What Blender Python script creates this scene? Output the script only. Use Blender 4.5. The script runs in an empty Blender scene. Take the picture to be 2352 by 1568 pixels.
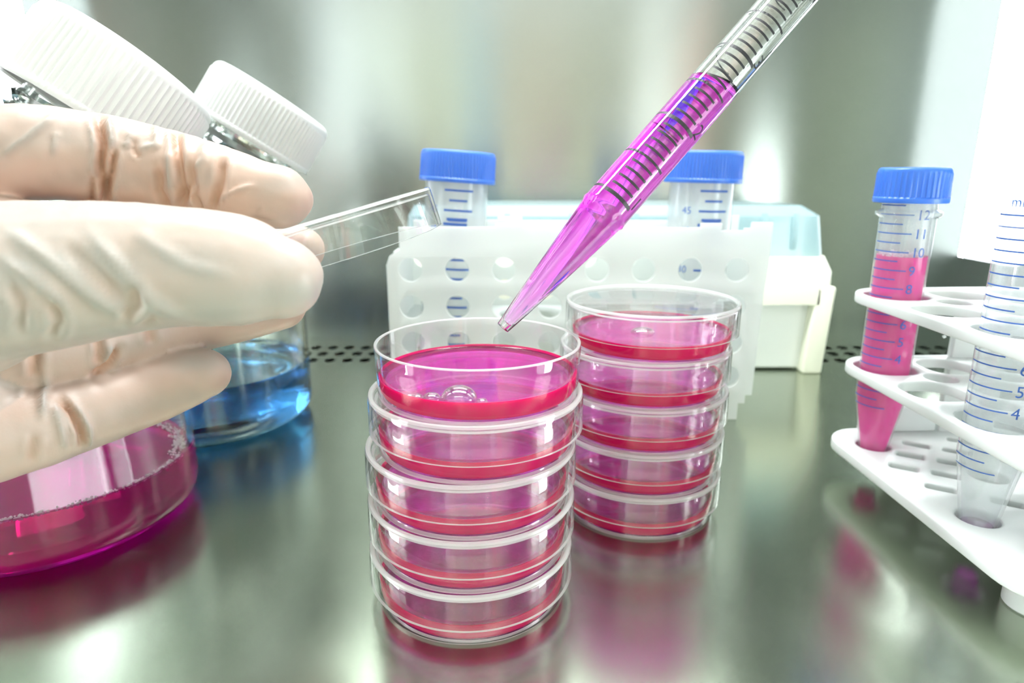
import bpy, bmesh, math, random
import numpy as np
from mathutils import Vector, Matrix, noise
S = 0.001                                   # all numbers below are millimetres
C = bpy.context.scene.collection
sc = bpy.context.scene
PI = math.pi
rnd = random.Random(7)

# ------------------------------------------------------------------ camera
FPX, PITCH, CAMH = 1493.5, 0.257, 112.1
cd = bpy.data.cameras.new('camera'); cam = bpy.data.objects.new('camera', cd); C.objects.link(cam)
cam.location = (0, 0, CAMH*S); cam.rotation_euler = (PI/2 - PITCH, 0, 0)
cd.sensor_width = 36; cd.lens = FPX*36/2352; cd.clip_start = .005; cd.clip_end = 20
cd.dof.use_dof = True; cd.dof.focus_distance = .158; cd.dof.aperture_fstop = 17
sc.camera = cam

# ------------------------------------------------------------------ light and exposure
W = bpy.data.worlds.new('daylight'); sc.world = W; W.use_nodes = True
W.node_tree.nodes['Background'].inputs[0].default_value = (.93, .97, 1, 1)
W.node_tree.nodes['Background'].inputs[1].default_value = 26.0
def area(name, loc, size, power, rot=(0, 0, 0), col=(1, 1, 1)):
    l = bpy.data.lights.new(name, 'AREA'); l.shape = 'RECTANGLE'; l.size, l.size_y = size[0]*S, size[1]*S
    l.energy = power; l.color = col
    o = bpy.data.objects.new(name, l); C.objects.link(o); o.location = [c*S for c in loc]; o.rotation_euler = rot
    return o
area('cabinet_lamp', (0, 265, 535), (480, 60), 5.0, col=(.97, 1, 1))
area('room_fill', (0, -450, 1150), (2200, 300), 40, (math.radians(-38), 0, 0), col=(.96, .99, 1))  # added unseen lamp: washes the panels behind the camera, fills the front
vs = sc.view_settings
vs.view_transform = 'Standard'; vs.look = 'None'; vs.gamma = 1; vs.use_curve_mapping = False; vs.exposure = 0.40
cy = sc.cycles
cy.max_bounces = 34; cy.transmission_bounces = 30; cy.transparent_max_bounces = 64
cy.glossy_bounces = 10; cy.diffuse_bounces = 4; cy.volume_bounces = 0
cy.sample_clamp_indirect = 6; cy.blur_glossy = .3; cy.use_denoising = True

# ------------------------------------------------------------------ helpers
_c, _s = math.cos(PITCH), math.sin(PITCH)
def at(x, y, Z):
    """the point of the place that stands Z mm deep behind photo pixel (x, y)"""
    a, b = (x-1176)/FPX, (y-784)/FPX
    return Vector((a*Z, (_c - b*_s)*Z, CAMH + (-_s - b*_c)*Z))
def axis_at(x, y, deg, away=0.):
    """unit vector across the line of sight at (x, y), leaning deg to the right of upright"""
    a, b = (x-1176)/FPX, (y-784)/FPX
    ux, uy = math.sin(math.radians(deg)), -math.cos(math.radians(deg))
    vz = -(a*ux + b*uy)/(1 + a*a + b*b)
    vx, vy = ux + a*vz, uy + b*vz
    v = Vector((vx, vz*_c - vy*_s, -vz*_s - vy*_c)).normalized()
    r = Vector((a, _c - b*_s, -_s - b*_c)).normalized()
    return (v + r*away).normalized()
def tag(o, label=None, cat=None, group=None, kind=None):
    for k, v in (('label', label), ('category', cat), ('group', group), ('kind', kind)):
        if v: o[k] = v
    return o
def thing(name, label, cat, loc=(0, 0, 0), group=None, rot=None):
    o = bpy.data.objects.new(name, None); C.objects.link(o); o.empty_display_size = .01
    o.location = [c*S for c in loc]
    if rot is not None:
        o.rotation_mode = 'QUATERNION'; o.rotation_quaternion = rot
    return tag(o, label, cat, group)
def link(name, me, mat=None, parent=None):
    o = bpy.data.objects.new(name, me); C.objects.link(o)
    if mat: me.materials.clear(); me.materials.append(mat)
    if parent: o.parent = parent
    return o
def mesh(name, verts, faces, mat=None, parent=None, sharp=35):
    me = bpy.data.meshes.new(name)
    me.from_pydata([(v[0]*S, v[1]*S, v[2]*S) for v in verts], [], faces); me.validate()
    if sharp is not None:
        me.shade_smooth(); me.set_sharp_from_angle(angle=math.radians(sharp))
    return link(name, me, mat, parent)
class MB:
    def __init__(s): s.v = []; s.f = []
    def add(s, vf, M=None):
        v, f = vf; n = len(s.v)
        s.v += [tuple(M @ Vector(p)) for p in v] if M else [tuple(p) for p in v]
        s.f += [tuple(i+n for i in q) for q in f]; return s
    def build(s, name, mat, parent=None, sharp=35): return mesh(name, s.v, s.f, mat, parent, sharp)
def lathe(prof, seg=64, closed=True, wob=None):
    """prof: list of (r, z), a loop in the half plane; r 0 is a pole"""
    v, f, rings = [], [], []
    for r, z in prof:
        if r < 1e-6: v.append((0, 0, z)); rings.append([len(v)-1])
        else:
            n = len(v)
            for i in range(seg):
                a = 2*PI*i/seg; rr = r + (wob(a, r, z) if wob else 0)
                v.append((rr*math.cos(a), rr*math.sin(a), z))
            rings.append(list(range(n, n+seg)))
    m = len(rings)
    for k in range(m if closed else m-1):
        A, B = rings[k], rings[(k+1) % m]
        if len(A) == 1 and len(B) == 1: continue
        for i in range(seg):
            j = (i+1) % seg
            if len(A) == 1: f.append((A[0], B[j], B[i]))
            elif len(B) == 1: f.append((A[i], A[j], B[0]))
            else: f.append((A[i], A[j], B[j], B[i]))
    return v, f
def box(x0, x1, y0, y1, z0, z1, b=0):
    if b <= 0:
        v = [(x, y, z) for x in (x0, x1) for y in (y0, y1) for z in (z0, z1)]
        return v, [(0, 1, 3, 2), (4, 6, 7, 5), (0, 4, 5, 1), (2, 3, 7, 6), (0, 2, 6, 4), (1, 5, 7, 3)]
    bm = bmesh.new(); bmesh.ops.create_cube(bm, size=1)
    for q in bm.verts:
        q.co = Vector((x0+(q.co.x+.5)*(x1-x0), y0+(q.co.y+.5)*(y1-y0), z0+(q.co.z+.5)*(z1-z0)))
    bmesh.ops.bevel(bm, geom=list(bm.edges), offset=b, segments=3, affect='EDGES', profile=.5)
    bm.verts.index_update(); v = [tuple(q.co) for q in bm.verts]; f = [tuple(q.index for q in p.verts) for p in bm.faces]
    bm.free(); return v, f
def rrect(x0, x1, y0, y1, r, n=6):
    p = []
    for cx, cy_, a0 in ((x1-r, y1-r, 0), (x0+r, y1-r, 90), (x0+r, y0+r, 180), (x1-r, y0+r, 270)):
        for i in range(n+1):
            a = math.radians(a0+90*i/n); p.append((cx+r*math.cos(a), cy_+r*math.sin(a)))
    return p
def oval(cx, cy_, rx, ry=None, n=24):
    ry = ry or rx
    return [(cx+rx*math.cos(2*PI*i/n), cy_+ry*math.sin(2*PI*i/n)) for i in range(n)]
def plate(outer, holes, thick, bevel=0.):
    """flat sheet with cut holes, in the xy plane, z from 0 to thick"""
    cu = bpy.data.curves.new('t', 'CURVE'); cu.dimensions = '2D'; cu.fill_mode = 'BOTH'
    cu.extrude = max(thick/2 - bevel, .001); cu.bevel_depth = bevel; cu.bevel_resolution = 2; cu.offset = -bevel
    for poly in [outer]+holes:
        sp = cu.splines.new('POLY'); sp.points.add(len(poly)-1); sp.use_cyclic_u = True
        for q, (x, y) in zip(sp.points, poly): q.co = (x, y, 0, 1)
    o = bpy.data.objects.new('t', cu); C.objects.link(o)
    dg = bpy.context.evaluated_depsgraph_get(); me = bpy.data.meshes.new_from_object(o.evaluated_get(dg))
    v = [(q.co.x, q.co.y, q.co.z + thick/2) for q in me.vertices]; f = [tuple(p.vertices) for p in me.polygons]
    bpy.data.objects.remove(o); bpy.data.curves.remove(cu); bpy.data.meshes.remove(me)
    bm = bmesh.new(); bv = [bm.verts.new(p) for p in v]
    for q in f:
        try: bm.faces.new([bv[i] for i in q])
        except ValueError: pass
    bmesh.ops.remove_doubles(bm, verts=bm.verts, dist=.004)
    bmesh.ops.recalc_face_normals(bm, faces=bm.faces)
    bm.verts.index_update(); v = [tuple(q.co) for q in bm.verts]; f = [tuple(q.index for q in p.verts) for p in bm.faces]
    bm.free(); return v, f
def text_flat(s, size):
    cu = bpy.data.curves.new('t', 'FONT'); cu.body = s; cu.size = size; cu.align_x = 'LEFT'; cu.resolution_u = 4
    o = bpy.data.objects.new('t', cu); C.objects.link(o)
    dg = bpy.context.evaluated_depsgraph_get(); me = bpy.data.meshes.new_from_object(o.evaluated_get(dg))
    bm = bmesh.new(); bm.from_mesh(me); bmesh.ops.triangulate(bm, faces=bm.faces)
    bm.verts.index_update()
    v = [tuple(q.co) for q in bm.verts]; f = [tuple(q.index for q in p.verts) for p in bm.faces]; bm.free()
    bpy.data.objects.remove(o); bpy.data.curves.remove(cu); bpy.data.meshes.remove(me)
    return v, f
def wrap(vf, R, a0, z0, flip=False):
    """bend flat lettering onto a cylinder of radius R(z) about z; x runs round from angle a0, y runs up"""
    v, f = vf; o = []
    for x, y, _ in v:
        z = z0 + y; r = R(z) if callable(R) else R
        a = a0 + x/r; o.append((r*math.cos(a), r*math.sin(a), z))
    return o, f
def arc_mark(R, a0, a1, z, h, n=10):
    v, f = [], []
    for i in range(n+1):
        a = a0+(a1-a0)*i/n
        for zz in (z-h/2, z+h/2):
            r = R(zz) if callable(R) else R
            v.append((r*math.cos(a), r*math.sin(a), zz))
    for i in range(n): f.append((2*i, 2*i+2, 2*i+3, 2*i+1))
    return v, f
def quat_to(ax): return Vector((0, 0, 1)).rotation_difference(Vector(ax))
def copy_tree(o, parent=None):
    c = o.copy(); C.objects.link(c)
    if parent: c.parent = parent
    for ch in [q for q in bpy.data.objects if q.parent == o]: copy_tree(ch, c)
    return c

# ------------------------------------------------------------------ materials
def mat(name, **kw):
    m = bpy.data.materials.new(name); m.use_nodes = True
    p = m.node_tree.nodes['Principled BSDF']
    for k, v in kw.items():
        k = k.replace('_', ' ')
        p.inputs[k].default_value = (*v, 1) if isinstance(v, tuple) and len(v) == 3 and p.inputs[k].type == 'RGBA' else v
    return m
def nodes(m): return m.node_tree.nodes, m.node_tree.links, m.node_tree.nodes['Principled BSDF']
def bump(m, scale=(1, 1, 1), nscale=40., strength=.1, dist=.0005, detail=3., coord='Object'):
    n, l, p = nodes(m)
    tc = n.new('ShaderNodeTexCoord'); mp = n.new('ShaderNodeMapping'); nz = n.new('ShaderNodeTexNoise'); b = n.new('ShaderNodeBump')
    mp.inputs['Scale'].default_value = scale; nz.inputs['Scale'].default_value = nscale; nz.inputs['Detail'].default_value = detail
    b.inputs['Strength'].default_value = strength; b.inputs['Distance'].default_value = dist
    l.new(tc.outputs[coord], mp.inputs[0]); l.new(mp.outputs[0], nz.inputs['Vector']); l.new(nz.outputs[0], b.inputs['Height'])
    l.new(b.outputs[0], p.inputs['Normal']); return nz
def steel(name, base, rough, aniso, grain=(1, 1, 1), bstr=.03):
    m = mat(name, Base_Color=base, Metallic=1., Roughness=rough, Anisotropic=aniso)
    n, l, p = nodes(m)
    tg = n.new('ShaderNodeTangent'); tg.direction_type = 'UV_MAP'; tg.uv_map = 'brush'
    l.new(tg.outputs[0], p.inputs['Tangent'])
    nz = bump(m, grain, 900, bstr, .0002, 2)
    # worn patches change the gloss a little
    tc = n.new('ShaderNodeTexCoord'); n2 = n.new('ShaderNodeTexNoise'); n2.inputs['Scale'].default_value = 22; n2.inputs['Detail'].default_value = 4
    mr = n.new('ShaderNodeMapRange'); mr.inputs[3].default_value = rough*.85; mr.inputs[4].default_value = rough*1.2
    l.new(tc.outputs['Object'], n2.inputs['Vector']); l.new(n2.outputs[0], mr.inputs[0]); l.new(mr.outputs[0], p.inputs['Roughness'])
    return m
def brush_uv(o, ax):
    """UV whose u runs along ax: the direction highlights are drawn out in"""
    me = o.data; uv = me.uv_layers.new(name='brush')
    b = (ax+1) % 3
    for lp in me.loops:
        co = me.vertices[lp.vertex_index].co
        uv.data[lp.index].uv = (co[ax], co[b]+co[(ax+2) % 3]*1.01)
    return o
def absorb(m, sig):
    n, l, p = nodes(m); out = n['Material Output']
    va = n.new('ShaderNodeVolumeAbsorption'); d = max(sig)
    va.inputs['Density'].default_value = d; va.inputs['Color'].default_value = (1-sig[0]/d, 1-sig[1]/d, 1-sig[2]/d, 1)
    l.new(va.outputs[0], out.inputs['Volume']); return m
def milky(name, col, fac_t, rough=.4, clear=0., ior=1.45, tcol=None):
    """white polypropylene: diffuse + light passing through, part clear"""
    m = mat(name, Base_Color=col, Roughness=rough); n, l, p = nodes(m); out = n['Material Output']
    tr = n.new('ShaderNodeBsdfTranslucent'); tr.inputs[0].default_value = (*(tcol or col), 1)
    mx = n.new('ShaderNodeMixShader'); mx.inputs[0].default_value = fac_t
    l.new(p.outputs[0], mx.inputs[1]); l.new(tr.outputs[0], mx.inputs[2]); last = mx
    if clear:
        g = n.new('ShaderNodeBsdfTransparent'); g.inputs[0].default_value = (.97, .98, .98, 1)
        m2 = n.new('ShaderNodeMixShader'); m2.inputs[0].default_value = clear
        l.new(mx.outputs[0], m2.inputs[1]); l.new(g.outputs[0], m2.inputs[2]); last = m2
    l.new(last.outputs[0], out.inputs['Surface']); return m
M = {}
M['wall_steel'] = steel('brushed_wall_steel', (.345, .37, .35), .19, .95, (1, 1, 14))
M['floor_steel'] = steel('brushed_floor_steel', (.41, .45, .37), .18, .45, (1, 16, 1), .05)
M['dark'] = mat('dark_duct', Base_Color=(.012, .013, .011), Roughness=.8)
M['polystyrene'] = mat('clear_polystyrene', Base_Color=(1, 1, 1), Roughness=0., IOR=1.46, Transmission_Weight=1.)
M['glass'] = mat('bottle_glass', Base_Color=(.985, 1, .99), Roughness=0., IOR=1.47, Transmission_Weight=1.)
M['medium'] = absorb(mat('pink_medium', Base_Color=(1, 1, 1), Roughness=0., IOR=1.333, Transmission_Weight=1.), (3, 700, 50))
M['medium_deep'] = absorb(mat('pink_medium_deep', Base_Color=(1, 1, 1), Roughness=0., IOR=1.333, Transmission_Weight=1.), (10, 260, 30))
n, l, p = nodes(M['medium_deep']); old = n['Material Output'].inputs['Surface'].links[0].from_socket; mx = n.new('ShaderNodeMixShader'); mx.inputs[0].default_value = .34
df = n.new('ShaderNodeBsdfDiffuse'); df.inputs[0].default_value = (.62, .0, .26, 1)
l.new(old, mx.inputs[1]); l.new(df.outputs[0], mx.inputs[2]); l.new(mx.outputs[0], n['Material Output'].inputs['Surface'])
M['medium_violet'] = absorb(mat('pink_medium_pipette', Base_Color=(1, 1, 1), Roughness=0., IOR=1.333, Transmission_Weight=1.), (10, 260, 18))
M['blue_liquid'] = absorb(mat('blue_liquid', Base_Color=(1, 1, 1), Roughness=0., IOR=1.333, Transmission_Weight=1.), (40, 18, 6))
M['bubble'] = mat('bubble_film', Base_Color=(1, .93, .97), Roughness=0., IOR=1.25, Transmission_Weight=1.)
M['foam'] = milky('foam', (.97, .86, .93), .4, .2, .2)
M['white_cap'] = mat('white_cap_plastic', Base_Color=(.60, .61, .61), Roughness=.38)
M['blue_cap'] = mat('blue_cap_plastic', Base_Color=(.035, .15, .62), Roughness=.36, Subsurface_Weight=.15, Subsurface_Scale=.002)
M['rack_white'] = milky('white_polypropylene_sheet', (.92, .94, .935), .5, .4, .22)
M['tuberack'] = mat('white_rack_plastic', Base_Color=(.64, .66, .66), Roughness=.35)
M['ivory'] = mat('ivory_plastic', Base_Color=(.84, .83, .70), Roughness=.45)
M['insert'] = mat('white_insert_plastic', Base_Color=(.86, .88, .86), Roughness=.4)
M['tiplid'] = milky('pale_blue_lid_plastic', (.62, .80, .84), .5, .25, .42)
M['tube'] = milky('translucent_tube_plastic', (.90, .92, .95), .6, .2, .78)
M['tube50'] = milky('frosted_tube_plastic', (.92, .94, .95), .6, .2, .62)
M['blue_print'] = mat('blue_print', Base_Color=(.03, .10, .38), Roughness=.5)
M['black_print'] = mat('black_print', Base_Color=(.008, .008, .012), Roughness=.5)
M['pane'] = mat('window_pane', Base_Color=(1, 1, 1))
def coat(m, base=None, rough=.05, f0=.04, power=5):
    """a clear gloss over the shader, stronger at grazing angles (Schlick), the same from both sides"""
    n, l, p = nodes(m); out = n['Material Output']
    last = base(n) if base else out.inputs['Surface'].links[0].from_socket
    lw = n.new('ShaderNodeLayerWeight'); lw.inputs[0].default_value = .5
    pw = n.new('ShaderNodeMath'); pw.operation = 'POWER'; pw.inputs[1].default_value = power
    mr = n.new('ShaderNodeMapRange'); mr.inputs[3].default_value = f0
    g = n.new('ShaderNodeBsdfGlossy'); g.inputs['Roughness'].default_value = rough; mx = n.new('ShaderNodeMixShader')
    l.new(lw.outputs['Facing'], pw.inputs[0]); l.new(pw.outputs[0], mr.inputs[0]); l.new(mr.outputs[0], mx.inputs[0])
    l.new(last, mx.inputs[1]); l.new(g.outputs[0], mx.inputs[2]); l.new(mx.outputs[0], out.inputs['Surface'])
def clear(tint):
    def f(n):
        t = n.new('ShaderNodeBsdfTransparent'); t.inputs[0].default_value = (*tint, 1); return t.outputs[0]
    return f
coat(M['pane'], clear((1, 1, 1)), .02)
M['dimmed_pane'] = mat('dimmed_window_pane'); coat(M['dimmed_pane'], clear((.43, .435, .44)), .02)  # dark tint added to hold back daylight in the corner windows
for k in ('tube', 'tube50', 'tiplid'): coat(M[k])
# thin clear mouldings: light goes straight through the parallel skins, gloss on both
M['dish_wall'] = mat('clear_dish_plastic'); coat(M['dish_wall'], clear((.988, .99, .99)), .015, .05)
M['bubble'] = mat('bubble_film'); coat(M['bubble'], clear((1, .95, .98)), .02, .07, 1.7)
M['medium_tube'] = absorb(mat('pink_medium_tube', Base_Color=(1, 1, 1), Roughness=0., IOR=1.333, Transmission_Weight=1.), (3, 480, 40))
n, l, p = nodes(M['medium_tube']); old = n['Material Output'].inputs['Surface'].links[0].from_socket; mx = n.new('ShaderNodeMixShader'); mx.inputs[0].default_value = .5
df = n.new('ShaderNodeBsdfDiffuse'); df.inputs[0].default_value = (.97, .0, .33, 1)
l.new(old, mx.inputs[1]); l.new(df.outputs[0], mx.inputs[2]); l.new(mx.outputs[0], n['Material Output'].inputs['Surface'])
M['dish_edge'] = milky('whitened_dish_edge', (.93, .96, .95), .6, .15, .36); coat(M['dish_edge'], None, .04, .05)  # rims whitened in colour, standing in for light caught along clear edges
# opaque pink painted on the medium's edge, for light guided through it
M['medium_edge'] = milky('painted_medium_edge', (.97, .0, .24), .6, .3, .0); n, l, p = nodes(M['medium_edge'])
gl = n.new('ShaderNodeBsdfRefraction'); gl.inputs['IOR'].default_value = 1.333; gl.inputs[0].default_value = (1, .25, .55, 1); mx = n.new('ShaderNodeMixShader'); mx.inputs[0].default_value = .62
old = n['Material Output'].inputs['Surface'].links[0].from_socket
l.new(gl.outputs[0], mx.inputs[1]); l.new(old, mx.inputs[2]); l.new(mx.outputs[0], n['Material Output'].inputs['Surface'])
absorb(M['medium_edge'], (3, 480, 60))
n, l, p = nodes(M['medium']); old = n['Material Output'].inputs['Surface'].links[0].from_socket; mx = n.new('ShaderNodeMixShader'); mx.inputs[0].default_value = .09
df = n.new('ShaderNodeBsdfDiffuse'); df.inputs[0].default_value = (.96, .06, .52, 1)
l.new(old, mx.inputs[1]); l.new(df.outputs[0], mx.inputs[2]); l.new(mx.outputs[0], n['Material Output'].inputs['Surface'])


# ------------------------------------------------------------------ the cabinet
HX, HY = 302, 440
def wall_mesh(name, vf, m, ax, M4=None):
    o = MB().add(vf, M4).build(name, m, None, 35); tag(o, kind='structure'); brush_uv(o, ax); return o
holes = []
for r, (y, x0) in enumerate(((381.5, -111.3), (396.0, -119.6), (410.5, -128.0))):
    k0 = math.ceil((-HX+8-x0)/10.75)
    x = x0 + k0*10.75
    while x < HX-8:
        holes.append(oval(x, y, 3.45, 4.5, 16)); x += 10.75
wall_mesh('floor', plate(rrect(-HX, HX, -220, HY, 1, 2), holes, 1.5), M['floor_steel'], 1, Matrix.Translation((0, 0, -1.5)))
o = MB().add(box(-HX, HX, 355, 437, -42, -40)).add(box(-HX, HX, 352, 355, -42, -1.5)).add(box(-HX, HX, 437, 440, -42, -1.5)).add(box(-HX-3, -HX, 352, 440, -42, -1.5)).add(box(HX, HX+3, 352, 440, -42, -1.5)).build('trim_1', M['dark']); tag(o, kind='structure')
wall_mesh('wall_back', box(-HX, HX, HY, HY+3, 0, 560), M['wall_steel'], 2)
MX = Matrix(((0, 0, 1, 0), (1, 0, 0, 0), (0, 1, 0, 0), (0, 0, 0, 1)))       # sheet (y, z) stood up along x
for side, sx, wins in (('left', -HX-3, [(24, 150, 4, 125), (372, 434, 56, 255)]), ('right', HX, [(8, 132, 4, 125), (372, 434, 56, 255)])):
    a, b, zs, zt = wins[1]; q1 = rrect(a, HY+40, zs, zt, 22)
    notch = [(-220, 0), (HY, 0), (HY, zs)] + [p_ for p_ in reversed(q1) if p_[0] < HY] + [(HY, zt), (HY, 560), (-220, 560)]
    wall_mesh('wall_'+side, plate(notch, [rrect(*wins[0], 22)], 3), M['wall_steel'], 2,
              Matrix.Translation((sx, 0, 0)) @ MX)
    for i, (a, b, zs, zt) in enumerate(wins):
        k = (1 if side == 'left' else 3)+i
        w = thing('window_%d' % k, None, None, (sx, 0, 0)); w['kind'] = 'structure'
        if i: b = HY-2
        v, f = plate(rrect(a-4, b+4, zs-4, zt+4, 26), [rrect(a+2, b-2, zs+2, zt-2, 21)], 5, .8)
        if not i: MB().add((v, f), Matrix.Translation((0 if side == 'left' else -2, 0, 0)) @ MX).build('window_frame', M['insert'], w)
        v, f = plate(rrect(a-4, b+4 if not i else HY, zs-3, zt+4, 1), [], 1)
        MB().add((v, f), Matrix.Translation((-1.2 if side == 'left' else 3.2, 0, 0)) @ MX).build('window_pane', M['pane' if not i else 'dimmed_pane'], w)
wall_mesh('ceiling', box(-HX-3, HX+3, 20, HY+3, 560, 563), M['wall_steel'], 1)
# the room in front of the cabinet, behind the camera: what the steel mirrors
RY = -1000
room = mat('room_paint', Base_Color=(.50, .52, .50), Roughness=.8)
def rs(name, x0, x1, y0, y1, z0, z1, m): return tag(MB().add(box(x0, x1, y0, y1, z0, z1)).build(name, m), kind='structure')
rs('wall_room_left', -1530, -1500, RY, -220, -800, 1420, room); rs('wall_room_right', 1500, 1530, RY, -220, -800, 1420, room)
rs('wall_partition_left', -1500, -HX-3, -223, -220, -800, 1420, room); rs('wall_partition_right', HX+3, 1500, -223, -220, -800, 1420, room)
rs('wall_shade_top', -HX-3, HX+3, 17, 20, 300, 1420, room)  # unseen opaque panel, brought low to shade the hand
rs('ceiling_room', -1530, 1530, RY, 20, 1420, 1440, mat('room_ceiling', Base_Color=(.8, .8, .78)))
rs('floor_room', -1530, 1530, RY, -220, -830, -800, mat('room_floor', Base_Color=(.32, .34, .28)))
rs('wall_front', -1530, 1530, RY-30, RY, -800, 1420, mat('room_front', Base_Color=(.45, .48, .46)))
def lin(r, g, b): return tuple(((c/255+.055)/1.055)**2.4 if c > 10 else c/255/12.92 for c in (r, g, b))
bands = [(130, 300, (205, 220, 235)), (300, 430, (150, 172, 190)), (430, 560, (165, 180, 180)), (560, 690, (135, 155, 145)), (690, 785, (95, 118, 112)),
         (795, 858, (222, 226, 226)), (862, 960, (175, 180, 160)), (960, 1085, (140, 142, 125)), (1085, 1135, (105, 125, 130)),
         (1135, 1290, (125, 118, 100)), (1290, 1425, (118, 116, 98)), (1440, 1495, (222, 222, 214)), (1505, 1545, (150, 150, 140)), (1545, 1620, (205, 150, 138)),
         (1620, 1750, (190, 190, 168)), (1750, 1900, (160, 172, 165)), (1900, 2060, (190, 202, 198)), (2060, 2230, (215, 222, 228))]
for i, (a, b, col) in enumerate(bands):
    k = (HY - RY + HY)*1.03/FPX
    rs('trim_%d' % (i+2), (a-1176)*k, (b-1176)*k, RY, RY+30, -800, 1400, mat('band_panel_%d' % i, Base_Color=lin(*col), Roughness=.6))  # unseen panels, added and toned to put vertical bands into the steel's reflection

# ------------------------------------------------------------------ petri dishes
DB = [(0, .6), (24.2, .6), (24.5, .0), (25.2, .0), (25.6, .7), (26.1, 13.0), (26.0, 13.3), (25.7, 13.4), (25.4, 13.3), (25.2, 13.0), (24.75, 2.4), (24.3, 1.6), (0, 1.5)]
DL = [(0, 13.5), (26.4, 13.5), (26.85, 13.1), (26.95, 5.4), (27.3, 5.3), (27.75, 5.5), (27.6, 14.3), (27.4, 14.9), (26.9, 15.05), (26.4, 14.9), (26.1, 14.3), (0, 14.25)]
LV = 4.5
DM = [(0, 1.2), (24.4, 1.2), (25.0, 2.2), (25.25, LV+1.0), (24.85, LV+.9), (24.5, LV+.55), (24.0, LV+.25), (23.0, LV+.05), (21, LV), (0, LV)]
def shell_ball(r, th, seg=24, half=-.25):
    n = 14; a0 = math.asin(half)
    out = [(r*math.cos(a0+(PI/2-a0)*i/n), r*math.sin(a0+(PI/2-a0)*i/n)) for i in range(n+1)]
    q = r-th; inn = [(q*math.cos(a0+(PI/2-a0)*i/n), q*math.sin(a0+(PI/2-a0)*i/n)) for i in range(n+1)]
    out[-1] = (0, out[-1][1]); inn[-1] = (0, inn[-1][1])
    v, f = lathe(out + inn[::-1], seg)
    return v, f
def rims(o, test, m2):
    o.data.materials.append(m2)
    for q in o.data.polygons:
        c = q.center/S
        if test(math.hypot(c.x, c.y), c.z): q.material_index = 1
    return o
lid_rim = lambda r, z: r > 26.0 and (z > 14.25 or z < 5.55) or (26 < r < 27.0 and z > 12.9)
def petri(loc, label, group, lid=True, turn=0.):
    t = thing('petri_dish', label, 'petri dish', loc, group, Matrix.Rotation(turn, 3, 'Z').to_quaternion())
    rims(mesh('base', *lathe(DB, 112), M['dish_wall'], t, 50), lambda r, z: z > 13 or z < .75 and r > 24, M['dish_edge'])
    m = rims(mesh('culture_medium', *lathe(DM, 112), M['medium'], t, 50), lambda r, z: r > 24.3 and z > 1.25, M['medium_edge'])
    if lid: rims(mesh('lid', *lathe(DL, 112), M['dish_wall'], t, 50), lid_rim, M['dish_edge'])
    return t, m
names = ['lowest', 'second from the bottom', 'middle', 'second from the top', 'topmost']
X1 = [-11.2, -10.9, -10.8, -9.3, -8.65]
for k in range(5):
    lab = ('open petri dish of pink medium topping the near stack, under the pipette tip' if k == 4 else
           'lidded petri dish of pink medium, %s in the near stack' % names[k])
    t, m = petri((X1[k], 160.0, 14.3*k), lab, 'petri dishes in the near stack', k < 4, k*1.1)
    if k == 4:
        t.rotation_quaternion = (1, 0, 0, 0)
        for bx, by, r in ((-3.4, -20.2, 4.0), (-9.6, -20.4, 2.1), (1.9, -22.4, 1.3), (-12.9, -19.6, 1.3), (-14.9, -18.6, .9)):
            b = MB().add(shell_ball(r, .22), Matrix.Translation((bx, by, LV+.1)) @ Matrix.Diagonal((1.05, 1, .8, 1))).build('bubble', M['bubble'], m)
    elif k == 3:
        MB().add(shell_ball(2.2, .25), Matrix.Translation((3, 2, LV)) @ Matrix.Diagonal((1.4, 1, .4, 1))).build('bubble', M['bubble'], m)
X2 = [43.4, 43.45, 43.7, 43.6, 45.2]
for k in range(5):
    t, m = petri((X2[k], 206.7, 14.3*k), 'lidded petri dish of pink medium, %s in the far stack' % names[k], 'petri dishes in the far stack', True, k*.8)
    if k == 4:
        t.rotation_quaternion = (1, 0, 0, 0)
        MB().add(shell_ball(3.0, .3), Matrix.Translation((-3, -3, LV)) @ Matrix.Diagonal((1.3, 1.1, .55, 1))).build('bubble', M['bubble'], m)

# the lid held in the hand: rim downwards, tilted
ax = axis_at(745, 500, -19.4)
c0 = at(741, 500, 161)
lidq = quat_to(ax)
t = thing('dish_cover', 'clear petri dish lid tilted between gloved thumb and fingers', 'dish lid', c0 - ax*15.0, None, lidq)
rims(mesh('disc_and_rim', *lathe(DL, 112), M['dish_wall'], t, 50), lid_rim, M['dish_edge'])

# ------------------------------------------------------------------ bottles with slanted necks
def frame(ax):
    ax = Vector(ax).normalized(); u = Vector((0, 1, 0)).cross(ax); u.normalize(); return u, ax.cross(u)
def loft(rings, seg=72, closed=False):
    """rings: (centre, axis, radius)"""
    v, f = [], []; idx = []
    for c, ax, r in rings:
        u, w = frame(ax); c = Vector(c)
        if r < 1e-6: v.append(tuple(c)); idx.append([len(v)-1]); continue
        n = len(v)
        for i in range(seg):
            a = 2*PI*i/seg; v.append(tuple(c + u*(r*math.cos(a)) + w*(r*math.sin(a))))
        idx.append(list(range(n, n+seg)))
    for k in range(len(idx) if closed else len(idx)-1):
        A, B = idx[k], idx[(k+1) % len(idx)]
        if len(A) == 1 and len(B) == 1: continue
        for i in range(seg):
            j = (i+1) % seg
            if len(A) == 1: f.append((A[0], B[j], B[i]))
            elif len(B) == 1: f.append((A[i], A[j], B[0]))
            else: f.append((A[i], A[j], B[j], B[i]))
    return v, f
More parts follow.
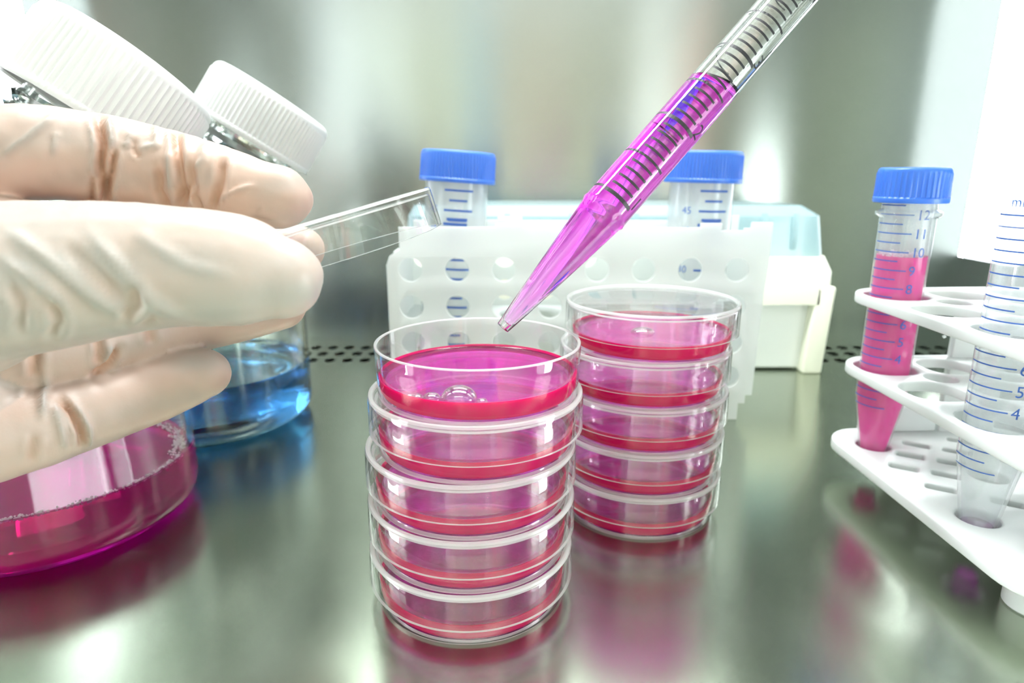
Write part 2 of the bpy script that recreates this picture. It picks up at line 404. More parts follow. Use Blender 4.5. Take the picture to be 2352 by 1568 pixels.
def ribbed_cap(R, H, ribs, depth=.55, sub=5, rim=2.2, fillet=3.2):
    """screw cap, open below, z 0 at its lower rim; ribs cut between rim and top"""
    seg = ribs*sub
    def wob(a, r, z):
        if r < R-1.2 or z < rim or z > H-fillet-.3: return 0
        ph = (a*ribs/(2*PI)) % 1.0
        return depth*(max(0, math.cos(2*PI*ph))**.7 if math.cos(2*PI*ph) > 0 else 0) - depth*.5
    prof = [(R-2.2, .6), (R-1.6, 0), (R+.1, 0), (R+.3, .6), (R+.25, rim-.3), (R, rim+.1), (R, rim+.5), (R-.1, H*.5), (R-.15, H-fillet-.8), (R-.3, H-fillet)]
    for i in range(1, 7):
        a = PI/2*i/6; prof.append((R-.3-fillet+fillet*math.cos(a), H-fillet+fillet*math.sin(a)))
    prof += [(R*.5, H+.05), (0, H+.1), (0, H-2.2), (R-2.6, H-2.2), (R-2.2, H-3)]
    return lathe(prof, seg, True, wob)
def bottle(loc, R, rh, zsh, capc, capax, level, liq, label, capR, capH):
    t = thing('reagent_bottle', label, 'bottle', loc)
    L = Vector(loc); cc = Vector(capc) - L; ax = Vector(capax)
    up = Vector((0, 0, 1)); nb = cc - ax*(capH*.5+26)             # where the neck leaves the shoulder
    Rn = 18.5
    def wall(off, neck_end):
        r = []
        z0 = off*1.6 if off else 0
        r.append((Vector((0, 0, 2.6+z0)), up, 0)); r.append((Vector((0, 0, 2.4+z0)), up, R*.45))
        if not off: r.append((Vector((0, 0, .3)), up, R-rh-2)); r.append((Vector((0, 0, 0)), up, R-rh))
        rr = rh-off*.2
        for i in range(1 if not off else 0, 8):
            a = PI/2*i/7; r.append((Vector((0, 0, z0*.9+rr*(1-math.cos(a)))), up, R-rh+(rh-off)*math.sin(a)))
        r.append((Vector((0, 0, 30)), up, R-off)); r.append((Vector((0, 0, 55)), up, R-off)); r.append((Vector((0, 0, zsh)), up, R-off))
        a0, a1 = Vector((0, 0, zsh)), nb
        for i in range(1, 12):
            q = i/12; s = q*q*(3-2*q)
            ctr = a0.lerp(Vector((nb.x*.5, nb.y*.5, zsh+(nb.z-zsh)*.55)), q).lerp(Vector((nb.x*.5, nb.y*.5, zsh+(nb.z-zsh)*.55)).lerp(a1, q), q)
            r.append((ctr, up.lerp(ax, s).normalized(), (R-off)*(1-s)+(Rn-off)*s))
        r.append((nb, ax, Rn-off))
        if not off:                                             # pouring ring and thread turns
            for d, q in ((5, 0), (7, .2), (8.5, 2.2), (10, 2.4), (11.5, .3), (14, 0), (15.5, 1.6), (17, 0), (19, 1.6), (20.5, 0), (23, 1.6), (24.5, 0)):
                r.append((nb+ax*d, ax, Rn+q))
        r.append((nb+ax*neck_end, ax, Rn-off)); return r
    o_, i_ = wall(0, 26+capH*.4), wall(2.2, 26+capH*.4)
    MB().add(loft(o_ + i_[::-1])).build('glass_body', M['glass'], t, 40)
    # liquid: fills the body up to level
    r = [(Vector((0, 0, 5.2)), up, 0)]
    Rl = R-1.3
    for i in range(0, 8):
        a = PI/2*i/7; r.append((Vector((0, 0, 2.6+rh*(1-math.cos(a)))), up, R-rh-.6+(rh-.7)*math.sin(a)))
    r += [(Vector((0, 0, level+1.4)), up, Rl), (Vector((0, 0, level+1.0)), up, Rl-1.2), (Vector((0, 0, level+.3)), up, Rl-2.4), (Vector((0, 0, level)), up, Rl-5), (Vector((0, 0, level)), up, 0)]
    lq = MB().add(loft(r)).build('liquid', liq, t, 50)
    q = quat_to(ax)
    cm = Matrix.Translation(cc - ax*(capH*.5)) @ q.to_matrix().to_4x4()
    MB().add(ribbed_cap(capR, capH, 84), cm).build('cap', M['white_cap'], t, 28)
    return t, lq, Rl
cax1 = axis_at(240, 208, 35, .10); cax2 = axis_at(598, 270, 30, .02)
B1 = (-153, 198, 0); B2 = (-142, 289, 0)
b1, liq1, Rl1 = bottle(B1, 43.5, 9, 66, at(258, 214, 200), cax1, 19, M['medium_deep'], 'reagent bottle of pink medium with white ribbed cap, nearest, behind the gloved fingers', 26.5, 24)
b2, liq2, Rl2 = bottle(B2, 46, 8, 60, at(603, 272, 268), cax2, 25, M['blue_liquid'], 'reagent bottle of blue liquid with white cap, farther back beside the gloved fingertips', 25, 21)
# foam along the edge of the pink liquid
fm = MB()
for i in range(900):
    a = rnd.uniform(0, 2*PI); rr = Rl1 - 1.4 - abs(rnd.gauss(0, .8)) - .2; r = rnd.uniform(.18, .5)
    if math.sin(a) > .1: r *= 1.25; rr -= rnd.uniform(0, 3)
    bm = bmesh.new(); bmesh.ops.create_icosphere(bm, subdivisions=1, radius=r); bm.verts.index_update()
    fm.add(([tuple(q.co) for q in bm.verts], [tuple(v.index for v in p.verts) for p in bm.faces]), Matrix.Translation((rr*math.cos(a), rr*math.sin(a), 19.6+rnd.uniform(-.2, .5)))); bm.free()
o = fm.build('foam', M['foam'], liq1, 180); o['kind'] = 'stuff'

# ------------------------------------------------------------------ pipette
tip, top = at(1155, 752, 167), at(1870, -68, 183)
pax = (top-tip).normalized(); PL = 300.
pt = thing('pipette', 'clear graduated pipette half filled with pink medium, its tip over the open dish', 'pipette', tip, None, quat_to(pax))
# turn it about its axis so that its print faces the camera
qv = pt.rotation_quaternion.copy(); toc = qv.inverted() @ (Vector((0, 0, CAMH)) - (tip+pax*90)); ph = math.atan2(toc.y, toc.x)
pt.rotation_quaternion = qv @ Matrix.Rotation(ph + PI/2, 3, 'Z').to_quaternion()       # local -y looks at the camera
PR, CL = 6.55, 39.
def pr(z): return 1.75 + (PR-.35-1.75)*min(1, z/CL)**.93
cone = [(pr(z), z) for z in (0, 3, 8, 14, 20, 27, 34, CL)]
out = cone + [(PR-.3, CL+.8), (PR+.15, CL+1.6), (PR, CL+2.6), (PR, PL)]
inn = [(PR-1.25, PL), (PR-1.25, CL+2)] + [(max(r-1.05, .75), z) for r, z in cone[::-1]]
mesh('barrel', *lathe(out+inn, 64), M['polystyrene'], pt, 40)
LT = 88.
lq = [(0, 1.6)] + [(max(r-.85, .9), max(z, 1.6)) for r, z in cone] + [(PR-1.0, CL+2), (PR-1.0, LT+.8), (PR-1.5, LT+.5), (PR-2.6, LT), (0, LT-.3)]
# liquid surface stays level though the pipette leans
v, f = lathe(lq, 64)
gz = quat_to(pax).inverted() @ Vector((0, 0, 1)); gz = Matrix.Rotation(-(ph+PI/2), 3, 'Z') @ gz
v = [(x, y, z if z < LT-4 else z - (gz.x*x+gz.y*y)/gz.z*.45) for x, y, z in v]
mesh('liquid', v, f, M['medium_violet'], pt, 50)
mk = MB(); D2 = -PI/2
z1 = (at(1425, 475, 170)-tip).dot(pax); zm = (at(1570, 318, 174)-tip).dot(pax) - z1
for i in range(-0, 60):
    z = z1 + zm*i/10
    if z > PL-4: break
    a0, a1 = (-.62, .78) if i % 10 == 0 else (-1.35, .82) if i % 5 == 0 else (-.56, .50)
    mk.add(arc_mark(PR+.03, D2+a0, D2+a1, z, .72 if i % 10 else 1.1, 10))
    if i % 10 == 0: mk.add(arc_mark(PR+.03, D2-1.5, D2-.75, z+.4, .8, 8))
    if i % 10 == 0 and i: mk.add(arc_mark(PR+.03, D2+PI-.2, D2+PI+1.1, z, .5, 8))
mk.build('scale_marks', M['black_print'], pt, None)
for i in range(1, 6):
    z = z1 + zm*(i-1)
    if z > PL-6: break
    MB().add(wrap(text_flat(str(i), 5.8), PR+.04, D2+.66, z+.6)).build('numeral', M['black_print'], pt, None)

# ------------------------------------------------------------------ fifty-millilitre tubes in the white rack
def conical(name, R, H, cone, loc, label, group, rot=None, capR=None, capH=None, capz=None, ribs=60, neck=None):
    t = thing(name, label, 'tube', loc, group, rot)
    tipR = R*.40
    out = [(0, 0), (tipR*.8, 0), (tipR, .8), (tipR+.2, 1.8), (R-.4, cone-.8), (R, cone+1.2), (R+.12, H*.6), (R+.2, H-16)]
    if neck:
        out += [(R+.2, H-13.5), (R+1.6, H-12.6), (R+1.7, H-11.4), (R+.1, H-10.6), (R-.1, H-8.6), (R+1.1, H-7.9), (R+1.1, H-6.9), (R-.3, H-6), (R-.3, H-.4), (R-.6, H)]
    else: out += [(R+.2, H)]
    w = .9
    inn = [(R-1.3, H), (R-w, H-16), (R-w, cone+1), (R-w-.4, cone-.6), (max(tipR-w*.6, .6), 2.6), (0, 1.8)]
    mesh('tube_body', *lathe(out+inn, 64), M['tube' if neck else 'tube50'], t, 40)
    if capR:
        MB().add(ribbed_cap(capR, capH, ribs, .32, 4, 1.8, 1.2), Matrix.Translation((0, 0, capz))).build('cap', M['blue_cap'], t, 30)
    return t
def tube50(loc, lean, label):
    H = 113.; R = 14.2
    t = conical('conical_tube', R, H, 14, loc, label, 'blue-capped tubes in the white rack', lean, 17.0, 13.6, 103.6, 72)
    mk = MB(); F = -PI/2
    for i in range(0, 21):
        z = 100.2 - i*4.35
        a1 = F+.60 if i % 2 == 0 else F+.42
        mk.add(arc_mark(R+.26, F-.02-(.12 if i % 2 else .28), a1, z, .95, 8))
    for i in (4, 5, 6, 7): mk.add(arc_mark(R+.26, F-.1-.1*(i % 3), F+.45, 96.0-2.1*i, 1.3, 8))
    mk.build('scale_marks', M['blue_print'], t, None)
    for i, s in enumerate(('45', '40', '35', '30')):
        MB().add(wrap(text_flat(s, 4.4), R+.27, F-.82, 90.2-i*8.7)).build('numeral', M['blue_print'], t, None)
    return t
tl = (Matrix.Rotation(math.radians(4), 3, 'Y') @ Matrix.Rotation(math.radians(-1), 3, 'X')).to_quaternion()
tr = (Matrix.Rotation(math.radians(1.2), 3, 'Y')).to_quaternion()
tube50((-32.3, 305, 3.5), tl, 'clear conical tube with blue cap standing in white rack, behind the held lid')
tube50((84.5, 305, 3.2), tr, 'clear conical tube with blue cap standing in white rack, behind the pipette')
# the rack: two perforated long sides, two ends, shelf, top
rk = thing('tube_rack', 'white translucent rack with rows of round holes behind the dishes', 'rack', (27, 305, 0))
x0, x1 = -82, 85.5
outer = [(x0+1, 0), (x1-8, 0), (x1-8, 8), (x1-5, 8), (x1-5, 12), (x1-2, 12), (x1-1, 60), (x1, 72), (x1, 90.5), (x1-9, 90.5), (x1-9, 88), (x1-12, 88), (x1-12, 87), (x1-22, 87), (x1-22, 90),
         (x1-31, 90), (x1-31, 88.2), (-22, 88.2), (-22, 90), (-34, 90), (-34, 88.5), (x0+6, 88.5), (x0+6, 79), (x0+1.5, 76), (x0, 72), (x0, 14), (x0+5, 12), (x0+5, 6), (x0+1, 6)]
hs = [oval(-71.5+20.45*i, z, 5.2, n=28) for i in range(8) for z in (21, 37, 53.5, 70)]
MY = Matrix(((1, 0, 0, 0), (0, 0, -1, 0), (0, 1, 0, 0), (0, 0, 0, 1)))     # sheet (x, z) stood up facing -y
side = plate(outer, hs, 2.0, .35)
MB().add(side, Matrix.Translation((0, -19.5, 0)) @ MY).build('front_panel', M['rack_white'], rk, 30)
MB().add(side, Matrix.Translation((0, 23.5, 0)) @ MY).build('back_panel', M['rack_white'], rk, 30)
for s in (x0+3, x1-7):
    MB().add(box(s, s+2, -19.4, 21.4, 8, 78, .4)).build('end_panel', M['rack_white'], rk, 30)
shelf = plate(rrect(x0+5, x1-8, -19.4, 21.4, 1), [oval(-54.8+37.9*i, 0, 16.3, n=36) for i in range(4)], 2, .3)
for z in (76, 44): MB().add(shelf, Matrix.Translation((0, 0, z))).build('shelf', M['rack_white'], rk, 30)
MB().add(plate(rrect(x0+5, x1-8, -19.4, 21.4, 1), [], 1.6, .3), Matrix.Translation((0, 0, 1.2))).build('floor_panel', M['rack_white'], rk, 30)

# ------------------------------------------------------------------ tip box behind the rack
tb = thing('pipette_tip_box', 'ivory pipette tip box with pale blue clear lid, rearmost behind the white rack', 'box', (56, 388, 0))
bx0, bx1 = -122, 122.5
sk = MB()
bt = 66
def ring_loft(levels, m=6):
    """levels: (x0, x1, y0, y1, r, z) rounded rectangles, outer skin then inner skin, closed as a loop"""
    v, f = [], []; k = None
    for a, b, c, d, r, z in levels:
        p = rrect(a, b, c, d, r, m); k = len(p); v += [(x, y, z) for x, y in p]
    L = len(levels)
    for i in range(L):
        j = (i+1) % L
        for q in range(k): f.append((i*k+q, i*k+(q+1) % k, j*k+(q+1) % k, j*k+q))
    return v, f
sk.add(ring_loft([(bx0, bx1, -34, 34, 8, 40), (bx0+1, bx1-.5, -34, 34, 8, 58), (bx0+4, bx1-4, -31, 31, 8, bt), (bx0+14, bx1-14, -22, 22, 5, bt), (bx0+14, bx1-14, -22, 22, 5, bt-3),
                  (bx0+3.5, bx1-3, -31.5, 31.5, 7, bt-5), (bx0+2.2, bx1-2.2, -32, 32, 7, 40)]))
sk.build('base_skirt', M['ivory'], tb, 30)
for sx in (0, 1):
    for sy in (-34, 23):
        xa = bx1-11.5 if sx else bx0
        MB().add(box(xa, xa+11, sy, sy+11, 0, 50, 1.5), Matrix(((1, 0, (.055 if sx else -.055), -1.5 if sx else 1.5), (0, 1, 0, 0), (0, 0, 1, 0), (0, 0, 0, 1)))).build('leg', M['ivory'], tb, 30)
MB().add(box(bx0+14, bx1-9, -27, 26, 1.2, 50, 2)).build('insert', M['insert'], tb, 30)
lv = [(bx0+6, bx1-5, -29, 29, 7, bt), (bx0+8, bx1-7.5, -27, 27, 8, 88), (bx0+11, bx1-16, -22, 22, 7, 93.5), (bx0+40, bx1-50, -10, 10, 6, 95.5)]
li = [(a+1.3, b-1.3, c+1.3, d-1.3, max(r-1, 2), z-(1.3 if z > bt else 0)) for a, b, c, d, r, z in lv]
v, f = ring_loft(lv+li[::-1]); k = 28
f = [q for q in f if not (set(q) <= set(range(3*k, 5*k)))]
f += [tuple(range(3*k, 4*k)), tuple(range(5*k-1, 4*k-1, -1))]
mesh('lid', v, f, M['tiplid'], tb, 30)
for xr in (-95, -60, -25, 10, 45, 80, 97):
    MB().add(box(xr, xr+3, -29.6, -27.6, bt+4, 90, .5)).build('lid_rib', M['tiplid'], tb, 30)

# ------------------------------------------------------------------ tube rack on the right
RO = Vector((121.5, 238, 0)); RT = math.radians(2.0)
tk = thing('white_tube_rack', 'white three-tier plastic rack holding pink tube and empty tube, right edge', 'rack', RO, None, Matrix.Rotation(RT, 3, 'Z').to_quaternion())
iR = Matrix.Rotation(-RT, 3, 'Z')
def loc_in(p): return iR @ (Vector(p) - RO)
T1, T2 = Vector((133.6, 223, 3)), Vector((136.4, 171, 3))
a1, a2 = loc_in(T1), loc_in(T2)
LXR, LYR = 76, 104                            # the rack runs right and towards the camera
step = (a2.y-a1.y)/2
hl = []
for i in range(3):
    for j in range(5):
        c_ = (a1.x + 23.5*i + (a2.x-a1.x)/2*j, a1.y + step*j)
        if c_[1] > -LYR+11: hl.append(c_)
big = [rrect(cx-9.4, cx+9.4, cy_-9.4, cy_+9.4, 7.5, 5) for cx, cy_ in hl]
gap = []
for i in range(2):
    for j in range(4):
        cx = a1.x + 23.5*(i+.5); cy_ = a1.y + step*(j+.5)
        if cy_ > -LYR+12: gap.append(oval(cx, cy_, 5.2, 5.2, 16))
# shallow corner tiers with rims and rib walls
pl = plate(rrect(0, LXR, -LYR, 0, 14, 8), big+gap, 3.6, .7)
for z in (66.6, 40.4): MB().add(pl, Matrix.Translation((0, 0, z))).build('upper_tier' if z > 50 else 'middle_tier', M['tuberack'], tk, 30)
tipc = [(a1.x + 23.5*i + (a2.x-a1.x)/2*j, a1.y + step*j) for i in range(3) for j in range(5) if (i+j) % 2 == 0 and a1.y + step*j > -LYR+11]
sl = []
ang = math.radians(-33)
def slot(cx, cy_, L=8.6, Wd=4.5):
    p = rrect(-L/2, L/2, -Wd/2, Wd/2, .9, 3); ca, sa = math.cos(ang), math.sin(ang)
    return [(cx+x*ca-y*sa, cy_+x*sa+y*ca) for x, y in p]
for (sx, sy), n_ in (((149.9, 223.4), 3), ((168.7, 227.0), 5), ((183.0, 217.5), 6), ((187, 194), 6)):
    for k in range(n_):
        q = loc_in((sx-7.85*k, sy-9.4*k, 0))
        if q.x > 6 and q.x < LXR-6 and q.y > -LYR+17 and min((q.x-h[0])**2+(q.y-h[1])**2 for h in tipc) > 128: sl.append(slot(q.x, q.y))

MB().add(plate(rrect(-1, LXR+1, -LYR-1, 1, 14, 8), sl+[oval(cx, cy_, 5.7, 5.7, 24) for cx, cy_ in tipc], 4.0, .8), Matrix.Translation((0, 0, 10))).build('base_plate', M['tuberack'], tk, 30)
for cx, cy_ in ((14, -LYR+15), (LXR-14, -LYR+15), (LXR-14, -14), (30, -10)):
    mesh('foot', *[[(x+cx, y+cy_, z) for x, y, z in lathe([(0, 0), (6.6, 0), (7, .5), (7, 10.5), (0, 10.5)], 32)[0]], lathe([(0, 0), (6.6, 0), (7, .5), (7, 10.5), (0, 10.5)], 32)[1]], M['tuberack'], tk, 30)
MB().add(box(44, 66, -4, -1.2, 13, 68, .6)).build('end_post', M['tuberack'], tk, 30)
MB().add(box(20, 60, -LYR+1.2, -LYR+4, 13, 68, .6)).build('end_post', M['tuberack'], tk, 30)
MB().add(box(13, 43, -3.6, -1.2, 14, 24, .5)).build('rail', M['tuberack'], tk, 30)

def tube15(loc, label, capped):
    H, R = 107.2, 8.2
    t = conical('conical_tube', R, H, 29.5, loc, label, 'small tubes in the right-hand rack', None, 11.0 if capped else None, 11.3, 98.8, 44, True)
    mk = MB(); F = -PI/2 + math.atan2(loc[0], loc[1])*-1
    def rad(z):
        q = R+.22
        return q if z > 30.7 else q - (30.7-z)*(R*.6)/29 + .1
    for i in range(0, 27):
        z = 27.9 + 3.05*i
        if z > 99: break
        long_ = i % 2 == 0
        mk.add(arc_mark(rad, F-1.25, F+(.22 if long_ else -.12), z, .38, 12))
    mk.build('scale_marks', M['blue_print'], t, None)
    for i in range(2, 15):
        if i % 2 and not i > 3: continue
        z = 34.0 + 6.1*(i-2)
        if z > 95: break
        MB().add(wrap(text_flat(str(i), 4.5), rad, F+.3, z-1.5)).build('numeral', M['blue_print'], t, None)
    MB().add(wrap(text_flat('ml', 3.6), rad, F-.8, 100.2)).build('numeral', M['blue_print'], t, None) if not capped else None
    def level(z1, m, nm='liquid'):
        prof = [(0, 1.6), (2.7, 1.9)]
        zc = 29.5
        if z1 > zc: prof += [(R-.75, zc), (R-.55, zc+1.5), (R-.55, z1+.6), (R-1.3, z1+.2), (R-2.5, z1), (0, z1)]
        else: prof += [(2.9+(R-3.7)*(z1-2.2)/(zc-2.2), z1), (0, z1)]
        return mesh(nm, *lathe(prof, 48), m, t, 50)
    if capped:
        lqd = level(80.5, M['medium_tube'])
        fb = MB()
        for i in range(60):
            a = rnd.uniform(0, 2*PI); rr = rnd.uniform(3, 6.9); r = rnd.uniform(.35, .8)
            bm = bmesh.new(); bmesh.ops.create_icosphere(bm, subdivisions=1, radius=r); bm.verts.index_update()
            fb.add(([tuple(q.co) for q in bm.verts], [tuple(w.index for w in p_.verts) for p_ in bm.faces]), Matrix.Translation((rr*math.cos(a), rr*math.sin(a), 80.7+rnd.uniform(0, 1.2)))); bm.free()
        o = fb.build('foam', M['foam'], lqd, 180); o['kind'] = 'stuff'
    else: level(9, M['medium_violet'])
    return t
tube15(T1, 'small conical tube of pink medium with blue ribbed cap, in the right-hand rack', True)
tube15(T2, 'uncapped clear conical tube with blue scale and a trace of pink, nearest in right-hand rack', False)

# ------------------------------------------------------------------ the gloved hand
def catmull(pts, n=14):
    P = [np.array(p, float) for p in pts]; P = [2*P[0]-P[1]] + P + [2*P[-1]-P[-2]]; o = []
    for i in range(1, len(P)-2):
        for k in range(n):
            t_ = k/n
            o.append(.5*((2*P[i]) + (-P[i-1]+P[i+1])*t_ + (2*P[i-1]-5*P[i]+4*P[i+1]-P[i+2])*t_**2 + (-P[i-1]+3*P[i]-3*P[i+1]+P[i+2])*t_**3))
    o.append(P[-2]); return np.array(o)
def px(x, y, Z, r): q = at(x, y, Z); return (q.x, q.y, q.z, r)
wrist = (-232, 112, 92, 24)
chains = {
 'thumb': [wrist, (-196, 98, 92, 21), px(-260, 690, 119, 17), px(-60, 655, 120, 15.2), px(150, 630, 121, 13.5), px(330, 614, 122, 12.0), px(480, 616, 121.5, 10.9), px(575, 627, 121.5, 9.9), px(642, 638, 122, 7.7)],
 'index': [wrist, px(-480, 520, 150, 15.5), px(-200, 400, 153, 12.8), px(30, 355, 158, 11.6), px(220, 362, 164, 10.9), px(380, 390, 169, 10.2), px(520, 425, 168, 9.2), px(600, 446, 167, 8.4), px(640, 453, 167, 8.2)],
 'middle': [wrist, px(-420, 620, 145, 13), px(-150, 540, 149, 9.5), px(120, 540, 157, 8), px(360, 552, 176, 8), px(560, 568, 196, 8), px(690, 572, 200, 7.0)],
 'ring': [wrist, px(-450, 830, 142, 13.5), px(-150, 820, 144, 10.3), px(60, 815, 149, 8.6), px(250, 775, 161, 8.5), px(430, 740, 175, 8.5), px(560, 715, 180, 8.1), px(640, 697, 182, 7.3)],
 'pinky': [wrist, px(-450, 980, 140, 15), px(-130, 1010, 141, 11.8), px(40, 990, 147, 10), px(190, 950, 156, 9), px(330, 905, 165, 8.25), px(430, 868, 169, 7.4), px(465, 857, 170, 6.7)],
 'heel': [wrist, (-205, 116, 76, 20), px(-300, 900, 138, 16.5), px(-120, 930, 142, 13.6), px(10, 960, 147, 9.2)],
 'web': [px(-300, 600, 135, 14), px(-60, 590, 140, 11), px(60, 590, 146, 8)],
}
samples = {k: catmull(v) for k, v in chains.items()}
hv, hf = [], []
def tube_mesh(P, seg=26):
    v, f = [], []; n = len(P); prev = None
    c_ = P[:, :3]; r_ = P[:, 3]
    tang = np.gradient(c_, axis=0); tang /= np.linalg.norm(tang, axis=1)[:, None]
    rings = []
    u = np.cross(tang[0], [0, 0, 1.]); u /= np.linalg.norm(u)
    def ring(c, u, w, r):
        i0 = len(v)
        for i in range(seg):
            a = 2*PI*i/seg; v.append(tuple(c + r*(math.cos(a)*u + math.sin(a)*w)))
        rings.append(i0)
    for i in range(n):
        u = u - tang[i]*np.dot(u, tang[i]); u /= np.linalg.norm(u); w = np.cross(tang[i], u)
        if i == 0:
            for k in range(1, 6):
                a = PI/2*(1-k/6); ring(c_[0]-tang[0]*r_[0]*math.sin(a), u, w, r_[0]*math.cos(a))
        ring(c_[i], u, w, r_[i])
        if i == n-1:
            for k in range(1, 7):
                a = PI/2*k/7; ring(c_[i]+tang[i]*r_[i]*math.sin(a)*1.05, u, w, r_[i]*math.cos(a))
    for a, b in zip(rings[:-1], rings[1:]):
        for i in range(seg): j = (i+1) % seg; f.append((a+i, a+j, b+j, b+i))
    f.append(tuple(range(rings[0]+seg-1, rings[0]-1, -1))); f.append(tuple(range(rings[-1], rings[-1]+seg)))
    return v, f
hb = MB()
for k, P in samples.items(): hb.add(tube_mesh(P))
tmp = hb.build('tmp', None, None, None)
rm = tmp.modifiers.new('r', 'REMESH'); rm.mode = 'VOXEL'; rm.voxel_size = .8*S
sm = tmp.modifiers.new('s', 'SMOOTH'); sm.iterations = 5; sm.factor = .6
me = bpy.data.meshes.new_from_object(tmp.evaluated_get(bpy.context.evaluated_depsgraph_get()))
bpy.data.objects.remove(tmp)
N = len(me.vertices); co = np.empty(N*3, np.float32); me.vertices.foreach_get('co', co); co = co.reshape(-1, 3).astype(float)/S
nr = np.empty(N*3, np.float32); me.vertices.foreach_get('normal', nr); nr = nr.reshape(-1, 3).astype(float)
# which finger each vertex belongs to
best = np.full(N, 1e9); who = np.zeros(N, int); keys = list(samples)
for i, k in enumerate(keys):
    P = samples[k]
    for c_ in P[::2]:
        d = np.linalg.norm(co-c_[:3], axis=1) - c_[3]; q = d < best; best[q] = d[q]; who[q] = i
# photo position of each vertex, to lay the folds of the glove where they are
zc = co[:, 1]*_c - (co[:, 2]-CAMH)*_s; yc = -(co[:, 1]*_s + (co[:, 2]-CAMH)*_c)
pxy = np.stack([1176+FPX*co[:, 0]/zc, 784+FPX*yc/zc], 1)
view = co - np.array([0, 0, CAMH]); view /= np.linalg.norm(view, axis=1)[:, None]
facing = np.clip(-(view*nr).sum(1)*2.2, 0, 1)
def dline(pts):
    d = np.full(N, 1e9); tt = np.zeros(N); L = len(pts)-1
    for i in range(L):
        a, b = np.array(pts[i], float), np.array(pts[i+1], float); ab = b-a
        t_ = np.clip(((pxy-a)@ab)/(ab@ab), 0, 1); q = np.linalg.norm(pxy-(a+t_[:, None]*ab), axis=1)
        m_ = q < d; d[m_] = q[m_]; tt[m_] = (i+t_[m_])/L
    return d, tt
disp = np.zeros(N); deep = np.zeros(N)
folds = [  # finger, line, half width (photo px), depth mm (+ ridge, - furrow), skin tint with painted crease shade
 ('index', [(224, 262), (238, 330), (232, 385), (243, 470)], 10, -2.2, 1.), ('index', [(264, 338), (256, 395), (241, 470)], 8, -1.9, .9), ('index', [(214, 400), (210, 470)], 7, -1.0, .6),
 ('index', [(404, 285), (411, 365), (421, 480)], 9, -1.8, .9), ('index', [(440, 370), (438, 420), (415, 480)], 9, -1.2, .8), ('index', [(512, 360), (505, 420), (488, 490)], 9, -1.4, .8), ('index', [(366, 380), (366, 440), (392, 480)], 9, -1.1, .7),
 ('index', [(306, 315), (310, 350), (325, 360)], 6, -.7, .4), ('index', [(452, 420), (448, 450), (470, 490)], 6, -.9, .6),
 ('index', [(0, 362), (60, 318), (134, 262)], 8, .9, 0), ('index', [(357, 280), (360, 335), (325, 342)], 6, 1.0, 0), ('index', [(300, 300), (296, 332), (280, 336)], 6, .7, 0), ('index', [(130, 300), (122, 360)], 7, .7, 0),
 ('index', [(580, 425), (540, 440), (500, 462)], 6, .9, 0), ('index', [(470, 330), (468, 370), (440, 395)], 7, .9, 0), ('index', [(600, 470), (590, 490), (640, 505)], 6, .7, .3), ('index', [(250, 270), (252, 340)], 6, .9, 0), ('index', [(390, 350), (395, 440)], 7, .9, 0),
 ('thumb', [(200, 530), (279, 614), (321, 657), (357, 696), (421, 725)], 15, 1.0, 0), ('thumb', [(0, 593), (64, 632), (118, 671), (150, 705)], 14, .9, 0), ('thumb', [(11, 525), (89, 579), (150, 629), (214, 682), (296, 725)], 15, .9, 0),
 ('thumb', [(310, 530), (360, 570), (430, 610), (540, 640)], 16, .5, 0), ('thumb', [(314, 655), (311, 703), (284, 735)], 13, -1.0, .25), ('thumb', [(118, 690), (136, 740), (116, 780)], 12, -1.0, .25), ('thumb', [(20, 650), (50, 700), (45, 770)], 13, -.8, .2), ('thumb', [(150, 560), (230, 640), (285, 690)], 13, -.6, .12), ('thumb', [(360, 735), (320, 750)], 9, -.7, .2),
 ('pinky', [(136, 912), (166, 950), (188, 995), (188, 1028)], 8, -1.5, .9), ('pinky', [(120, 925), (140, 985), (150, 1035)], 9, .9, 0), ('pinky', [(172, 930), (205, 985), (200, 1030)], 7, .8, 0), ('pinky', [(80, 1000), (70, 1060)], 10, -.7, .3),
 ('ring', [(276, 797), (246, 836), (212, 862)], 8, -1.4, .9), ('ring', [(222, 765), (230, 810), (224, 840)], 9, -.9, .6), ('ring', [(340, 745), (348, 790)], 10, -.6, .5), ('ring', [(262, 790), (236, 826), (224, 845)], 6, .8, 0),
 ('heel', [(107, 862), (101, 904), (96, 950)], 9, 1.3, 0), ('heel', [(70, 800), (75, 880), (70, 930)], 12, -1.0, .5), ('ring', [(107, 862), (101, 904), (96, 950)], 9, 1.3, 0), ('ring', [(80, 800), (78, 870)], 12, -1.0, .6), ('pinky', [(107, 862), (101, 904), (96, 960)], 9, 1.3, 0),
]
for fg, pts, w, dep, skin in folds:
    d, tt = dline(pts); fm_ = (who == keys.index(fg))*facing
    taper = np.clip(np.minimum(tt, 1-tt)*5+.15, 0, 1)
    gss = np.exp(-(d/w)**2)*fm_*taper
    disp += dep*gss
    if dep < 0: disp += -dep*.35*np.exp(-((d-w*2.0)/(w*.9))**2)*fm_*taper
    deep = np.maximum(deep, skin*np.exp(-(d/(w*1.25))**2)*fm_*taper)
# slack latex: soft wandering creases all over
lo = np.array([noise.noise(Vector((p[0]*.075, p[1]*.05, p[2]*.16))) for p in co]); hi = np.array([noise.noise(Vector((p[0]*.35+9, p[1]*.2, p[2]*.2))) for p in co])
amp = np.where(who == keys.index('index'), .55, np.where(who == keys.index('thumb'), .35, .3)); tipm = np.clip((pxy[:, 0]-520)/120, 0, 1)
disp += (lo*1.0*amp + hi*.35*amp*(1-tipm))
co2 = co + nr*disp[:, None]
me.vertices.foreach_set('co', (co2*S).astype(np.float32).ravel())
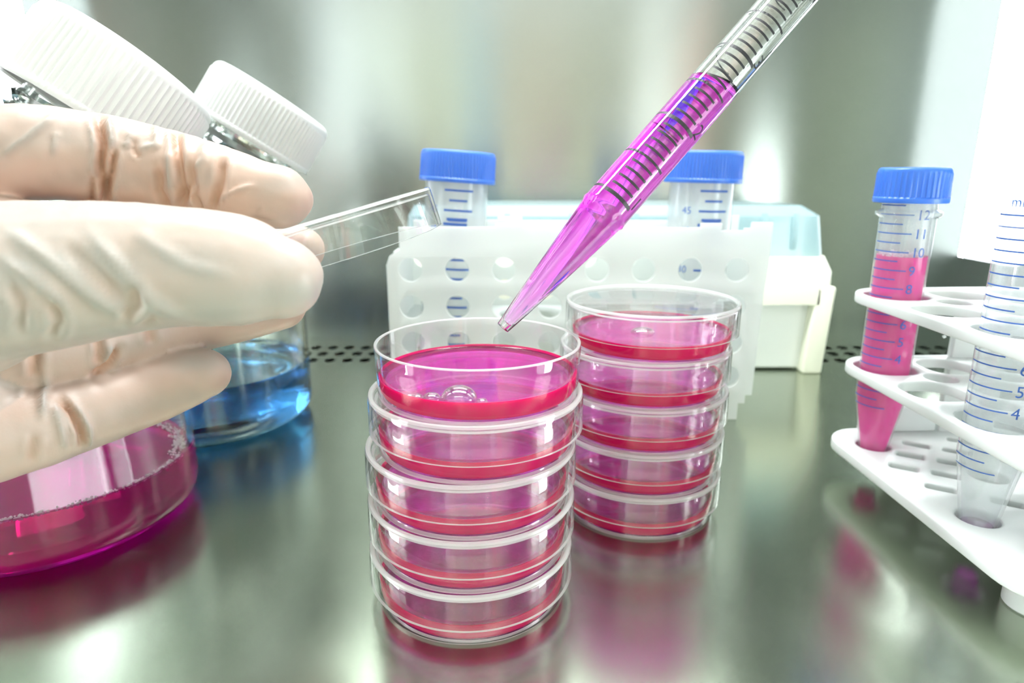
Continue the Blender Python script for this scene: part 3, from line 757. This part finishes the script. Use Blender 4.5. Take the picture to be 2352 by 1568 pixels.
# how tightly the latex clings: skin colour shows through, with light on the lower fingers painted in
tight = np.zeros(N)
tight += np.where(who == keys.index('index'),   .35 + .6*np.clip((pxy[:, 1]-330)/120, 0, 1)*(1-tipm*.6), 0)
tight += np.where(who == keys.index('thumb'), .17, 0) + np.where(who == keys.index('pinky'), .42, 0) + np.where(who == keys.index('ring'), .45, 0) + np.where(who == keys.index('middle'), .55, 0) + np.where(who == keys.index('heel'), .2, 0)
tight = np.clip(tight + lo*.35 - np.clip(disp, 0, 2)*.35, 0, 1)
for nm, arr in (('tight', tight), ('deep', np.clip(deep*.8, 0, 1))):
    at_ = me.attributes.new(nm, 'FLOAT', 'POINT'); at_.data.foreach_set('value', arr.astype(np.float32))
me.shade_smooth()
gm = mat('latex_glove', Roughness=.42, Subsurface_Weight=.22, Subsurface_Scale=.003, IOR=1.4)
n, l, p = nodes(gm); p.inputs['Subsurface Radius'].default_value = (1, .5, .35)
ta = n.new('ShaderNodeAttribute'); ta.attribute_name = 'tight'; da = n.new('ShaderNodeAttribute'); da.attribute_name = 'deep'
m1 = n.new('ShaderNodeMix'); m1.data_type = 'RGBA'; m1.inputs[6].default_value = (.29, .268, .243, 1); m1.inputs[7].default_value = (.56, .365, .285, 1)  # cream darkened, skin tone brightened: imitates less light on thumb, more below
m2 = n.new('ShaderNodeMix'); m2.data_type = 'RGBA'; m2.inputs[7].default_value = (.40, .20, .115, 1)  # brown for the furrows: skin tint and painted shade together
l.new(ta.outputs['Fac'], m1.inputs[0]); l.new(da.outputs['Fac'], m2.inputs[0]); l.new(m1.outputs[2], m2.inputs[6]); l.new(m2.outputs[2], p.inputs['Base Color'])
bump(gm, (1, 1, 1), 260, .12, .0006, 4)
person = thing('person', "person's left hand in a cream latex glove, pinching the clear dish lid from the left", 'person', (-232, 112, 92))
pv = Vector(person.location)
me.transform(Matrix.Translation(-pv))
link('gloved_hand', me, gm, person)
sl_ = tube_mesh(catmull([(-236, 94, 97, 30), (-242, 40, 122, 33), (-242, -40, 165, 38), (-225, -130, 215, 46), (-205, -200, 250, 50)]))
MB().add(([(x+232, y-112, z-92) for x, y, z in sl_[0]], sl_[1])).build('sleeve', mat('white_coat_cloth', Base_Color=(.8, .82, .84), Roughness=.85), person, 60)
